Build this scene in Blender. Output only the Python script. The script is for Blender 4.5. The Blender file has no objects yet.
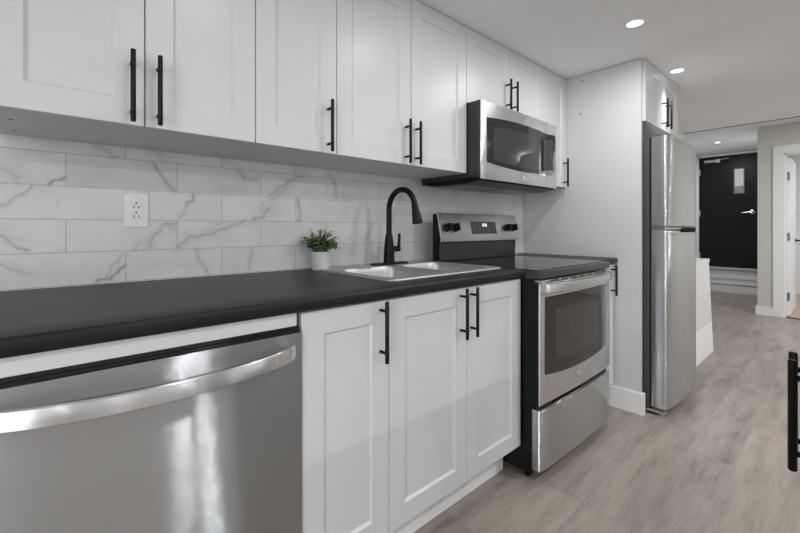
import bpy, bmesh, math, random
import numpy as np
from mathutils import Vector, Matrix
random.seed(7)
S = bpy.context.scene
COL = S.collection
PI = math.pi

# ---------------------------------------------------------------- camera, light, exposure
cam_d = bpy.data.cameras.new('camera')
cam = bpy.data.objects.new('camera', cam_d); COL.objects.link(cam)
YAW = math.radians(48.4064)
cam.location = (0, 0, 1.11)
cam.rotation_euler = (math.radians(90), 0, YAW - PI / 2)
cam_d.sensor_width = 36.0
cam_d.lens = 395 / 800 * 36
cam_d.shift_y = -(266.5 - 228) / 800
cam_d.clip_start = 0.02
S.camera = cam
S.view_settings.view_transform = 'Standard'
S.view_settings.look = 'None'
S.view_settings.gamma = 1
S.view_settings.use_curve_mapping = False
S.view_settings.exposure = 0.33

world = bpy.data.worlds.new('world'); S.world = world; world.use_nodes = True
bg = world.node_tree.nodes['Background']
bg.inputs['Color'].default_value = (0.9, 0.95, 1, 1); bg.inputs['Strength'].default_value = 0.6

CEIL = 2.124
HCEIL = 2.405
POT = 8.0          # watts of one recessed lamp
def lamp(name, x, y, z, watts, size=0.11, spread=180):
    d = bpy.data.lights.new(name, 'AREA'); d.shape = 'DISK'; d.size = size; d.energy = watts; d.spread = math.radians(spread)
    d.color = (0.972, 0.985, 1.0)
    o = bpy.data.objects.new(name, d); COL.objects.link(o); o.location = (x, y, z)
    return o
# recessed lamps of the same ceiling that hang outside the picture: rows over the run, mid room and far side
for x, k in ((0.46, .16), (1.31, .33)):
    lamp('recessed_lamp', x, 0.69, CEIL - 0.012, POT * k * .85, spread=178)
for x, k in ((-1.05, 1.0), (0.66, .6), (2.17, 1.55), (3.8, .35), (5.0, .6)):
    lamp('recessed_lamp', x, -0.67, CEIL - 0.012, POT * k)
for x, k in ((-0.45, 1.6), (1.17, 1.4), (2.8, 2.4), (4.4, 1.6)):
    lamp('recessed_lamp', x, -2.4, CEIL - 0.012, POT * k)
lamp('hall_fill', 5.7, -0.6, HCEIL - 0.012, POT * 2.6)  # extra fill added to brighten the hall, no fixture of its own
lamp('side_room_fill', 8.2, -0.6, HCEIL - 0.012, POT * 2.5)  # unseen fill added so the side room looks bright
# added fill light behind the camera, in front of an invented window
d = bpy.data.lights.new('rear_fill_light', 'AREA'); d.shape = 'RECTANGLE'; d.size = 2.6; d.size_y = 1.3; d.energy = 50
d.color = (0.955, 0.975, 1)
o = bpy.data.objects.new('rear_fill_light', d); COL.objects.link(o)
o.location = (-2.44, -1.0, 1.3); o.rotation_euler = (0, -PI / 2, 0)

# ---------------------------------------------------------------- materials
MATS = {}
def newmat(name):
    m = bpy.data.materials.new(name); m.use_nodes = True
    nt = m.node_tree; b = nt.nodes['Principled BSDF']
    MATS[name] = m
    return m, nt, b
def nd(nt, t, **kw):
    n = nt.nodes.new(t)
    for k, v in kw.items():
        if k in n.inputs.keys() if hasattr(n.inputs, 'keys') else False: n.inputs[k].default_value = v
        else: setattr(n, k, v)
    return n
def col(v):
    return (v, v, v, 1) if isinstance(v, (int, float)) else (*v, 1)
def coords(nt, scale=(1, 1, 1)):
    g = nt.nodes.new('ShaderNodeNewGeometry')
    mp = nt.nodes.new('ShaderNodeVectorMath'); mp.operation = 'MULTIPLY'
    mp.inputs[1].default_value = scale
    nt.links.new(g.outputs['Position'], mp.inputs[0])
    return mp.outputs[0]
def noise(nt, vec, scale, detail=2, rough=.5):
    n = nt.nodes.new('ShaderNodeTexNoise')
    n.inputs['Scale'].default_value = scale; n.inputs['Detail'].default_value = detail; n.inputs['Roughness'].default_value = rough
    nt.links.new(vec, n.inputs['Vector'])
    return n.outputs['Fac']
def ramp(nt, fac, stops):
    r = nt.nodes.new('ShaderNodeValToRGB')
    e = r.color_ramp.elements
    while len(e) < len(stops): e.new(0.5)
    for i, (p, c) in enumerate(stops):
        e[i].position = p; e[i].color = col(c)
    nt.links.new(fac, r.inputs['Fac'])
    return r.outputs['Color']
def simple(name, c, rough=.4, metal=0, var=.04, nscale=12, stretch=(1, 1, 1), spec=None, coat=0, bump=0, bscale=200):
    m, nt, b = newmat(name)
    v = coords(nt, stretch)
    f = noise(nt, v, nscale, 3)
    c3 = np.array(col(c)[:3])
    cl = ramp(nt, f, [(.3, tuple(c3 * (1 - var))), (.7, tuple(np.minimum(c3 * (1 + var), 1)))])
    nt.links.new(cl, b.inputs['Base Color'])
    b.inputs['Roughness'].default_value = rough
    b.inputs['Metallic'].default_value = metal
    if spec is not None: b.inputs['Specular IOR Level'].default_value = spec
    if coat: b.inputs['Coat Weight'].default_value = coat; b.inputs['Coat Roughness'].default_value = .05
    if bump:
        bp = nt.nodes.new('ShaderNodeBump'); bp.inputs['Strength'].default_value = bump; bp.inputs['Distance'].default_value = .001
        nt.links.new(noise(nt, v, bscale, 2), bp.inputs['Height']); nt.links.new(bp.outputs['Normal'], b.inputs['Normal'])
    return m
def steel(name, c=.58, rough=.16, k=1.0, var=.05, stretch=(2, 2, 160)):
    """brushed sheet: hair-fine horizontal grooves tip the normal up and down"""
    m = simple(name, c, rough, 1.0, var, 6, stretch)
    nt = m.node_tree; b = nt.nodes['Principled BSDF']; L = nt.links
    g = nt.nodes.new('ShaderNodeNewGeometry'); sx = nt.nodes.new('ShaderNodeSeparateXYZ'); L.new(g.outputs['Position'], sx.inputs[0])
    tot = None
    for f in (2311.0, 3917.0):
        mu = nt.nodes.new('ShaderNodeMath'); mu.operation = 'MULTIPLY'; mu.inputs[1].default_value = f; L.new(sx.outputs[2], mu.inputs[0])
        w = nt.nodes.new('ShaderNodeTexWhiteNoise'); w.noise_dimensions = '1D'; L.new(mu.outputs[0], w.inputs['W'])
        if tot is None: tot = w.outputs['Value']
        else:
            a = nt.nodes.new('ShaderNodeMath'); a.operation = 'ADD'; L.new(tot, a.inputs[0]); L.new(w.outputs['Value'], a.inputs[1]); tot = a.outputs[0]
    sb = nt.nodes.new('ShaderNodeMath'); sb.operation = 'MULTIPLY_ADD'; sb.inputs[1].default_value = k; sb.inputs[2].default_value = -k; L.new(tot, sb.inputs[0])
    cb = nt.nodes.new('ShaderNodeCombineXYZ'); L.new(sb.outputs[0], cb.inputs[2])
    ad = nt.nodes.new('ShaderNodeVectorMath'); ad.operation = 'ADD'; L.new(g.outputs['Normal'], ad.inputs[0]); L.new(cb.outputs[0], ad.inputs[1])
    no = nt.nodes.new('ShaderNodeVectorMath'); no.operation = 'NORMALIZE'; L.new(ad.outputs[0], no.inputs[0])
    L.new(no.outputs[0], b.inputs['Normal'])
    return m

simple('cab_white', .61, .38, var=.012, nscale=3)
simple('wall_white', .76, .6, var=.015, nscale=3, bump=.05)
simple('trim_white', .82, .35, var=.01)
simple('door_white', .84, .4, var=.01)
simple('ceiling_paint', (.875, .882, .89), .8, var=.02, nscale=2, bump=.06, bscale=300)
simple('beige_wall', (.59, .583, .535), .6, var=.02, nscale=3)
simple('black_metal', .007, .42, .0, var=.2, spec=.2)
simple('counter', .016, .38, var=.2, nscale=9, stretch=(1, 6, 1), spec=.2, bump=.04, bscale=260)
simple('black_gloss', .008, .08, var=.1)
simple('black_plastic', .006, .4, var=.2, spec=.2)
simple('dark_enamel', .006, .35, var=.15, spec=.2)
simple('grey_panel', .055, .3, .5, var=.08)
simple('body_grey', .075, .45, .2, var=.06)
simple('white_plastic', .8, .3, var=.01)
simple('matte_black', .006, .7, var=.2, spec=.05)
simple('microwave_side', .032, .4, .2, var=.1)
simple('hinge_metal', .28, .35, 1, var=.05)
simple('slot_dark', .02, .5, var=.1)
simple('chrome', .7, .12, 1, var=.05)
simple('satin_silver', .6, .3, 1, var=.05)
simple('pot_white', .52, .5, var=.05, nscale=60, bump=.1)
simple('soil', (.03, .022, .016), .9, var=.4, nscale=150)
simple('bud_purple', (.035, .025, .045), .6, var=.2)
simple('stem_green', (.05, .09, .03), .6, var=.2)
simple('door_black', .007, .38, spec=.22, var=.15, nscale=4, bump=.03)
simple('tan_floor', (.42, .31, .21), .4, var=.15, nscale=5, stretch=(1, 8, 1))
simple('paper', .75, .6, var=.02)
simple('pane_grey', .32, .1, var=.1)
simple('filter_mesh', .25, .4, .8, var=.5, nscale=300)
simple('beige_plastic', (.3, .28, .25), .5, var=.05)
simple('appliance_white', .83, .3, var=.01)
steel('steel', (.52, .535, .55), .09, .95)
steel('steel_light', (.65, .665, .68), .20, .6)
steel('steel_fridge', (.58, .595, .61), .18, .8)
simple('steel_sink', .52, .46, 1, var=.05, nscale=6, stretch=(3, 60, 3))
simple('steel_smooth', .72, .22, 1, var=.04)
m = simple('oven_glass', .02, .05, var=.1); m.node_tree.nodes['Principled BSDF'].inputs['Specular IOR Level'].default_value = .4
m = simple('oven_glass_inner', .038, .10, var=.1); m.node_tree.nodes['Principled BSDF'].inputs['Specular IOR Level'].default_value = .4
m = simple('display_glass', .035, .1, var=.1)
def emis(name, c, s):
    m, nt, b = newmat(name)
    b.inputs['Base Color'].default_value = col(c)
    b.inputs['Emission Color'].default_value = col(c); b.inputs['Emission Strength'].default_value = s
    n = noise(nt, coords(nt), 8); cl = ramp(nt, n, [(.3, tuple(np.array(col(c)[:3]) * .98)), (.7, c)])
    nt.links.new(cl, b.inputs['Emission Color'])
emis('lamp_glow', (1, .99, .98), 3)
emis('digit_glow', (.75, .85, .9), 1.2)

# leaf
m, nt, b = newmat('leaf')
f = noise(nt, coords(nt), 55, 2)
nt.links.new(ramp(nt, f, [(.3, (.05, .10, .025)), (.5, (.13, .20, .06)), (.7, (.27, .34, .13))]), b.inputs['Base Color'])
b.inputs['Roughness'].default_value = .5

# wood-look plank floor
m, nt, b = newmat('plank_floor')
g = nt.nodes.new('ShaderNodeNewGeometry')
sub = nt.nodes.new('ShaderNodeVectorMath'); sub.operation = 'ADD'; sub.inputs[1].default_value = (20.35, 9 * .18 - .343 + .0, 0)
nt.links.new(g.outputs['Position'], sub.inputs[0])
br = nt.nodes.new('ShaderNodeTexBrick'); br.offset = .37; br.offset_frequency = 3
br.inputs['Color1'].default_value = col(0); br.inputs['Color2'].default_value = col(1); br.inputs['Mortar'].default_value = col(.5)
br.inputs['Scale'].default_value = 1; br.inputs['Mortar Size'].default_value = .0008; br.inputs['Mortar Smooth'].default_value = .3
br.inputs['Brick Width'].default_value = 1.22; br.inputs['Row Height'].default_value = .18
nt.links.new(sub.outputs[0], br.inputs['Vector'])
off = nt.nodes.new('ShaderNodeVectorMath'); off.operation = 'MULTIPLY_ADD'
nt.links.new(br.outputs['Color'], off.inputs[0]); off.inputs[1].default_value = (37, 53, 11)
nt.links.new(sub.outputs[0], off.inputs[2])
def strv(sc):
    a = nt.nodes.new('ShaderNodeVectorMath'); a.operation = 'MULTIPLY'; a.inputs[1].default_value = sc
    nt.links.new(off.outputs[0], a.inputs[0]); return a.outputs[0]
g1 = noise(nt, strv((1.5, 8, 1)), 1.5, 7, .66)
g2 = noise(nt, strv((7, 70, 1)), 1.5, 4, .6)
base = ramp(nt, g1, [(.26, (.165, .134, .112)), (.43, (.275, .233, .200)), (.6, (.335, .288, .250)), (.8, (.385, .334, .292))])
fine = ramp(nt, g2, [(.3, .78), (.55, 1.0), (.75, 1.08)])
mul = nt.nodes.new('ShaderNodeMix'); mul.data_type = 'RGBA'; mul.blend_type = 'MULTIPLY'; mul.inputs['Factor'].default_value = .6
nt.links.new(base, mul.inputs[6]); nt.links.new(fine, mul.inputs[7])
tint = ramp(nt, br.outputs['Color'], [(0, .93), (1, 1.06)])
mul2 = nt.nodes.new('ShaderNodeMix'); mul2.data_type = 'RGBA'; mul2.blend_type = 'MULTIPLY'; mul2.inputs['Factor'].default_value = 1
nt.links.new(mul.outputs[2], mul2.inputs[6]); nt.links.new(tint, mul2.inputs[7])
gro = nt.nodes.new('ShaderNodeMix'); gro.data_type = 'RGBA'
nt.links.new(br.outputs['Fac'], gro.inputs['Factor']); nt.links.new(mul2.outputs[2], gro.inputs[6]); gro.inputs[7].default_value = (.22, .195, .175, 1)
nt.links.new(gro.outputs[2], b.inputs['Base Color'])
rr = ramp(nt, g1, [(.3, .45), (.7, .36)]); nt.links.new(rr, b.inputs['Roughness'])
bp = nt.nodes.new('ShaderNodeBump'); bp.inputs['Strength'].default_value = .15; bp.inputs['Distance'].default_value = .002
nt.links.new(g2, bp.inputs['Height']); nt.links.new(bp.outputs[0], b.inputs['Normal'])

# marble tile (vein strength comes from a mesh attribute)
m, nt, b = newmat('marble_tile')
g = nt.nodes.new('ShaderNodeNewGeometry')
sx = nt.nodes.new('ShaderNodeSeparateXYZ'); nt.links.new(g.outputs['Position'], sx.inputs[0])
cx = nt.nodes.new('ShaderNodeCombineXYZ')
ax = nt.nodes.new('ShaderNodeMath'); ax.operation = 'ADD'; ax.inputs[1].default_value = -.1948 + .3115 * 20
az = nt.nodes.new('ShaderNodeMath'); az.operation = 'ADD'; az.inputs[1].default_value = -1.0325 + .1047 * 10
nt.links.new(sx.outputs[0], ax.inputs[0]); nt.links.new(sx.outputs[2], az.inputs[0])
nt.links.new(ax.outputs[0], cx.inputs[0]); nt.links.new(az.outputs[0], cx.inputs[1])
br = nt.nodes.new('ShaderNodeTexBrick'); br.offset = .5; br.offset_frequency = 2
br.inputs['Color1'].default_value = col(0); br.inputs['Color2'].default_value = col(1)
br.inputs['Scale'].default_value = 1; br.inputs['Mortar Size'].default_value = .0016; br.inputs['Mortar Smooth'].default_value = .2
br.inputs['Brick Width'].default_value = .3115; br.inputs['Row Height'].default_value = .1047
nt.links.new(cx.outputs[0], br.inputs['Vector'])
off = nt.nodes.new('ShaderNodeVectorMath'); off.operation = 'MULTIPLY_ADD'; off.inputs[1].default_value = (17, 29, 5)
nt.links.new(br.outputs['Color'], off.inputs[0]); nt.links.new(cx.outputs[0], off.inputs[2])
cloud = ramp(nt, noise(nt, off.outputs[0], 7, 4), [(.35, .71), (.6, .65), (.75, .57)])
at = nt.nodes.new('ShaderNodeAttribute'); at.attribute_name = 'vein'
wv = noise(nt, off.outputs[0], 60, 3)
vm = nt.nodes.new('ShaderNodeMath'); vm.operation = 'MULTIPLY'
nt.links.new(at.outputs['Fac'], vm.inputs[0]); nt.links.new(ramp(nt, wv, [(.3, .75), (.6, 1.0)]), vm.inputs[1])
mx = nt.nodes.new('ShaderNodeMix'); mx.data_type = 'RGBA'
nt.links.new(vm.outputs[0], mx.inputs['Factor']); nt.links.new(cloud, mx.inputs[6]); mx.inputs[7].default_value = (.16, .16, .165, 1)
gm = nt.nodes.new('ShaderNodeMix'); gm.data_type = 'RGBA'
nt.links.new(br.outputs['Fac'], gm.inputs['Factor']); nt.links.new(mx.outputs[2], gm.inputs[6]); gm.inputs[7].default_value = (.44, .44, .44, 1)
nt.links.new(gm.outputs[2], b.inputs['Base Color'])
b.inputs['Roughness'].default_value = .28
bp = nt.nodes.new('ShaderNodeBump'); bp.invert = True; bp.inputs['Strength'].default_value = .35; bp.inputs['Distance'].default_value = .0012
nt.links.new(br.outputs['Fac'], bp.inputs['Height']); nt.links.new(bp.outputs[0], b.inputs['Normal'])

# ---------------------------------------------------------------- mesh helpers
ORG = {}
def wall_y(x): return 1.637 - .0185 * (x + .1)      # the tiled wall runs a degree out of line with the cabinet fronts
def setuv(me):
    uv = me.uv_layers.new(name='UVMap')
    n = len(me.loops)
    vi = np.empty(n, int); me.loops.foreach_get('vertex_index', vi)
    co = np.empty(len(me.vertices) * 3); me.vertices.foreach_get('co', co); co = co.reshape(-1, 3)
    out = np.zeros((n, 2))
    for p in me.polygons:
        a = [abs(c) for c in p.normal]
        k = a.index(max(a))
        ij = ((1, 2), (0, 2), (0, 1))[k]
        s = list(p.loop_indices)
        out[s] = co[vi[s]][:, ij]
    uv.data.foreach_set('uv', out.ravel())
class MB:
    def __init__(s): s.bm = bmesh.new()
    def _bev(s, faces, w, seg, ang=30):
        if w <= 0: return
        es = set()
        for f in faces:
            for e in f.edges:
                if len(e.link_faces) == 2 and e.calc_face_angle(0) > math.radians(ang): es.add(e)
        bmesh.ops.bevel(s.bm, geom=list(es), offset=w, segments=seg, profile=.6, affect='EDGES', clamp_overlap=True)
    def face(s, pts):
        return s.bm.faces.new([s.bm.verts.new(p) for p in pts])
    def box(s, x0, x1, y0, y1, z0, z1, bev=0, seg=2):
        v = [s.bm.verts.new(p) for p in ((x0,y0,z0),(x1,y0,z0),(x1,y1,z0),(x0,y1,z0),(x0,y0,z1),(x1,y0,z1),(x1,y1,z1),(x0,y1,z1))]
        F = [s.bm.faces.new([v[i] for i in q]) for q in ((0,3,2,1),(4,5,6,7),(0,1,5,4),(1,2,6,5),(2,3,7,6),(3,0,4,7))]
        s._bev(F, bev, seg); return s
    def prism(s, poly, axis, a, b, bev=0, seg=2, ang=40):
        """poly: 2-D points; axis 'x': (y,z), 'y': (x,z), 'z': (x,y)"""
        def P(p, t):
            return {'x': (t, p[0], p[1]), 'y': (p[0], t, p[1]), 'z': (p[0], p[1], t)}[axis]
        A = [s.bm.verts.new(P(p, a)) for p in poly]; B = [s.bm.verts.new(P(p, b)) for p in poly]
        F = [s.bm.faces.new(A), s.bm.faces.new(B[::-1])]
        n = len(poly)
        for i in range(n):
            F.append(s.bm.faces.new((A[i], B[i], B[(i+1) % n], A[(i+1) % n])))
        bmesh.ops.recalc_face_normals(s.bm, faces=F)
        s._bev(F, bev, seg, ang); return s
    def loft(s, rings, closed=True, cap=True):
        R = [[s.bm.verts.new(p) for p in r] for r in rings]; F = []
        n = len(R[0])
        for a, b in zip(R, R[1:]):
            for i in range(n if closed else n - 1):
                F.append(s.bm.faces.new((a[i], a[(i+1) % n], b[(i+1) % n], b[i])))
        if cap: F.append(s.bm.faces.new(R[0][::-1])); F.append(s.bm.faces.new(R[-1]))
        return F
    def lathe(s, prof, c=(0,0,0), axis=(0,0,1), n=24, cap=True):
        ax = Vector(axis).normalized(); q = Vector((0,0,1)).rotation_difference(ax)
        rings = []
        for r, h in prof:
            rings.append([Vector(c) + q @ Vector((max(r, 1e-5) * math.cos(2*PI*i/n), max(r, 1e-5) * math.sin(2*PI*i/n), h)) for i in range(n)])
        s.loft(rings, True, cap); return s
    def tube(s, pts, rad, n=12, cap=True):
        pts = [Vector(p) for p in pts]
        if isinstance(rad, (int, float)): rad = [rad] * len(pts)
        t0 = (pts[1] - pts[0]).normalized()
        up = Vector((0,0,1)) if abs(t0.z) < .9 else Vector((1,0,0))
        nrm = t0.cross(up).normalized(); rings = []
        for i, p in enumerate(pts):
            t = ((pts[min(i+1, len(pts)-1)] - pts[max(i-1, 0)])).normalized()
            nrm = (nrm - t * nrm.dot(t)).normalized(); bn = t.cross(nrm)
            rings.append([p + rad[i] * (math.cos(2*PI*k/n) * nrm + math.sin(2*PI*k/n) * bn) for k in range(n)])
        s.loft(rings, True, cap); return s
    def sweep(s, pts, prof, up=(0,0,1)):
        """prof: (side, up) points; side = tangent x up"""
        pts = [Vector(p) for p in pts]; up = Vector(up); rings = []
        for i, p in enumerate(pts):
            t = (pts[min(i+1, len(pts)-1)] - pts[max(i-1, 0)]).normalized(); sd = t.cross(up).normalized()
            rings.append([p + a * sd + b * up for a, b in prof])
        s.loft(rings); return s
    def build(s, name, mat, parent=None, smooth=35, org=None, uv=True, recalc=True):
        if recalc: bmesh.ops.recalc_face_normals(s.bm, faces=s.bm.faces)
        o0 = Vector(ORG.get(parent.name, (0,0,0))) if parent else Vector(org or (0,0,0))
        for v in s.bm.verts: v.co -= o0
        me = bpy.data.meshes.new(name); s.bm.to_mesh(me); s.bm.free()
        for p in me.polygons: p.use_smooth = True
        if smooth: me.set_sharp_from_angle(angle=math.radians(smooth))
        if uv: setuv(me)
        o = bpy.data.objects.new(name, me); COL.objects.link(o)
        me.materials.append(MATS[mat])
        if parent: o.parent = parent
        else: o.location = o0
        ORG[o.name] = tuple(o0)
        return o
def thing(name, label, cat, loc=(0,0,0), group=None):
    o = bpy.data.objects.new(name, None); COL.objects.link(o); o.location = loc; o.empty_display_size = .05
    o['label'] = label; o['category'] = cat
    if group: o['group'] = group
    ORG[o.name] = tuple(loc); return o
def tag(o, label, cat, group=None):
    o['label'] = label; o['category'] = cat
    if group: o['group'] = group
    return o
def struct(o): o['kind'] = 'structure'; return o
def rrect(x0, x1, y0, y1, r, n=6):
    out = []
    for cx, cy, a in ((x1-r, y1-r, 0), (x0+r, y1-r, 90), (x0+r, y0+r, 180), (x1-r, y0+r, 270)):
        for i in range(n+1):
            t = math.radians(a + 90*i/n); out.append((cx + r*math.cos(t), cy + r*math.sin(t)))
    return out

# ---------------------------------------------------------------- room shell
WY = 1.63
def slab(name, mat, x0, x1, y0, y1, z0, z1, bev=0, parent=None):
    return MB().box(x0, x1, y0, y1, z0, z1, bev).build(name, mat, parent)
struct(slab('floor', 'plank_floor', -2.6, 8.9, -3.7, 2.1, -.1, 0))
struct(MB().prism([(-2.6, wall_y(-2.6) + .012), (3.415, wall_y(3.4) + .012), (3.415, 1.80), (-2.6, 1.80)], 'z', 0, CEIL).build('wall_left', 'wall_white'))
# the wall steps out beyond the refrigerator, then back again in the hall
struct(MB().prism([(3.415, 1.9), (3.415, 1.15), (5.09, 1.15), (5.09, 2.0), (3.42, 2.0)], 'z', 0, CEIL).build('wall_jog', 'wall_white'))
struct(slab('wall_hall_left', 'wall_white', 5.09, 8.9, 1.95, 2.1, 0, HCEIL + .1))
struct(slab('wall_behind', 'wall_white', -2.6, -2.48, -3.7, 1.77, 0, CEIL))
struct(slab('wall_far_side', 'wall_white', -2.48, 6.82, -3.7, -3.58, 0, HCEIL + .1))
struct(slab('ceiling', 'ceiling_paint', -2.6, 5.09, -3.7, 2.0, CEIL, CEIL + .4))
struct(slab('ceiling_hall', 'ceiling_paint', 5.09, 9.6, -3.7, 2.1, HCEIL, HCEIL + .12))
struct(slab('trim_7', 'body_grey', 5.088, 5.10, -3.5, 1.15, CEIL - .004, CEIL + .03))
# wall across the hall with the opening of the side room
m = MB()
m.box(6.82, 6.94, .50, .748, 0, HCEIL); m.box(6.82, 6.94, -.32, .50, 2.04, HCEIL); m.box(6.82, 6.94, -3.7, -.32, 0, HCEIL)
struct(m.build('wall_right', 'beige_wall'))
struct(slab('wall_side_room', 'wall_white', 6.94, 8.9, .68, .748, 0, HCEIL))
struct(slab('wall_side_room_end', 'wall_white', 9.4, 9.5, -3.0, .72, 0, HCEIL))
struct(slab('floor_side_room', 'tan_floor', 6.86, 9.4, -3.0, .72, .0, .004))
# end wall of the hall around the raised door
m = MB()
m.box(8.74, 8.9, .80, 1.95, 0, .40); m.box(8.74, 8.9, 1.745, 1.95, .40, HCEIL); m.box(8.74, 8.9, .80, 1.745, 2.37, HCEIL); m.box(8.74, 8.9, .80, .90, .4, 2.37)
struct(m.build('wall_end', 'wall_white'))
struct(slab('baseboard_end', 'trim_white', 8.715, 8.74, .80, 1.95, 0, .125, .004))
struct(slab('trim_1', 'trim_white', 8.70, 8.74, .80, 1.95, .150, .205, .004))
struct(slab('trim_2', 'trim_white', 8.71, 8.74, .80, 1.95, .245, .375, .004))
struct(slab('trim_3', 'satin_silver', 8.66, 8.74, .80, 1.80, .402, .428, .006))
m = MB(); m.box(8.70, 8.74, 1.74, 1.83, .43, 2.375, .004); m.box(8.70, 8.74, .86, 1.74, 2.362, 2.395, .004)
struct(m.build('trim_4', 'trim_white'))
# baseboard and casing of the beige wall
m = MB(); m.box(6.803, 6.82, .602, .766, 0, .105, .004); m.box(6.82, 8.7, .748, .766, 0, .105, .004)
struct(m.build('baseboard_right', 'trim_white'))
m = MB(); m.box(6.80, 6.82, .50, .602, 0, 2.135, .004); m.box(6.80, 6.82, -.42, .50, 2.035, 2.135, .004); m.box(6.80, 6.82, -.42, -.32, 0, 2.035, .004)
m.box(6.82, 6.94, .482, .50, 0, 2.02); m.box(6.82, 6.94, -.32, .482, 2.02, 2.04)
struct(m.build('trim_5', 'trim_white'))
struct(slab('trim_6', 'black_plastic', 6.80, 6.85, -.32, .482, .0, .007))
# invented window frame, added on the wall behind the camera around the fill light
m = MB()
m.box(-2.48, -2.455, -2.4, -2.32, .6, 2.0); m.box(-2.48, -2.455, .32, .40, .6, 2.0); m.box(-2.48, -2.455, -2.32, .32, .6, .66); m.box(-2.48, -2.455, -2.32, .32, 1.94, 2.0); m.box(-2.48, -2.46, -1.02, -.98, .66, 1.94)
struct(m.build('added_window_frame', 'trim_white'))

# backsplash tiles with their marble veins
VEINS = [
(0.0046,0.5,[(0.113,1.381),(0.143,1.368),(0.157,1.349),(0.171,1.349)]),
(0.0064,0.35,[(-0.107,1.282),(-0.089,1.279),(-0.076,1.254),(-0.071,1.246)]),
(0.0148,0.25,[(-0.076,1.270),(-0.063,1.259)]),
(0.0028,1.0,[(-0.003,1.246),(0.011,1.253),(0.036,1.272)]),
(0.0048,0.5,[(-0.147,1.144),(-0.107,1.172),(-0.086,1.191),(-0.063,1.211),(-0.037,1.238)]),
(0.0028,0.3,[(0.015,1.200),(0.020,1.182)]),
(0.0043,0.75,[(0.272,1.344),(0.289,1.315),(0.315,1.276),(0.344,1.246)]),
(0.0071,0.3,[(0.266,1.389),(0.287,1.378),(0.306,1.351)]),
(0.0048,0.6,[(0.563,1.345),(0.585,1.334),(0.595,1.309),(0.644,1.310)]),
(0.0041,0.8,[(0.406,1.237),(0.400,1.214),(0.382,1.194)]),
(0.0041,0.4,[(0.382,1.194),(0.359,1.144)]),
(0.0071,0.55,[(0.796,1.322),(0.750,1.288),(0.726,1.267),(0.702,1.243)]),
(0.0055,0.4,[(0.670,1.215),(0.665,1.177)]),
(0.0060,0.65,[(0.695,1.195),(0.674,1.161),(0.627,1.141)]),
(0.0065,0.55,[(0.599,1.137),(0.516,1.108),(0.457,1.083),(0.397,1.078),(0.367,1.056),(0.356,1.037)]),
(0.0079,0.25,[(0.509,1.134),(0.447,1.095)]),
(0.0066,0.5,[(0.347,1.127),(0.311,1.124),(0.284,1.089),(0.262,1.047)]),
(0.0072,0.35,[(0.315,1.121),(0.341,1.103)]),
(0.0052,0.4,[(0.236,1.055),(0.216,1.034)]),
(0.0057,0.5,[(0.418,1.025),(0.424,0.988),(0.446,0.960),(0.461,0.932)]),
(0.0088,0.15,[(0.266,0.969),(0.312,0.984),(0.411,0.966)]),
(0.0054,0.45,[(0.623,1.021),(0.619,0.978),(0.609,0.942)]),
(0.0040,0.6,[(-0.137,1.110),(-0.107,1.087),(-0.093,1.074),(-0.074,1.054),(-0.044,1.041)]),
(0.0073,0.2,[(-0.101,1.095),(-0.087,1.081),(-0.057,1.071)]),
(0.0052,0.4,[(-0.128,1.018),(-0.107,1.008),(-0.093,0.995),(-0.071,0.983),(-0.048,0.971)]),
(0.0043,0.95,[(0.120,0.934),(0.147,0.941),(0.171,0.957),(0.190,0.985)]),
(0.0043,0.5,[(0.135,0.938),(0.147,0.960),(0.162,0.986),(0.186,1.021)]),
(0.0133,0.35,[(0.141,0.944),(0.157,0.949)]),
(0.0068,0.5,[(0.705,1.230),(0.750,1.261),(0.782,1.301),(0.824,1.336),(0.858,1.343)]),
(0.0066,0.5,[(0.981,1.366),(1.009,1.343),(1.024,1.302),(1.026,1.252)]),
(0.0097,0.2,[(1.045,1.352),(1.074,1.306),(1.068,1.256)]),
(0.0049,0.7,[(0.828,1.238),(0.837,1.195),(0.839,1.164),(0.832,1.140)]),
(0.0067,0.4,[(1.239,1.127),(1.213,1.073),(1.199,1.037)]),
(0.0083,0.4,[(1.447,1.303),(1.414,1.247)]),
(0.0109,0.2,[(1.403,1.203),(1.340,1.147)]),
(0.0103,0.15,[(1.239,1.229),(1.279,1.141)]),
(0.0085,0.35,[(1.518,1.395),(1.573,1.349)]),
(0.0110,0.25,[(2.525,1.317),(2.481,1.241)]),
(0.0092,0.2,[(1.816,1.282),(1.910,1.236)]),
(0.0101,0.2,[(2.166,1.083),(2.256,1.220)]),

]
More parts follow.
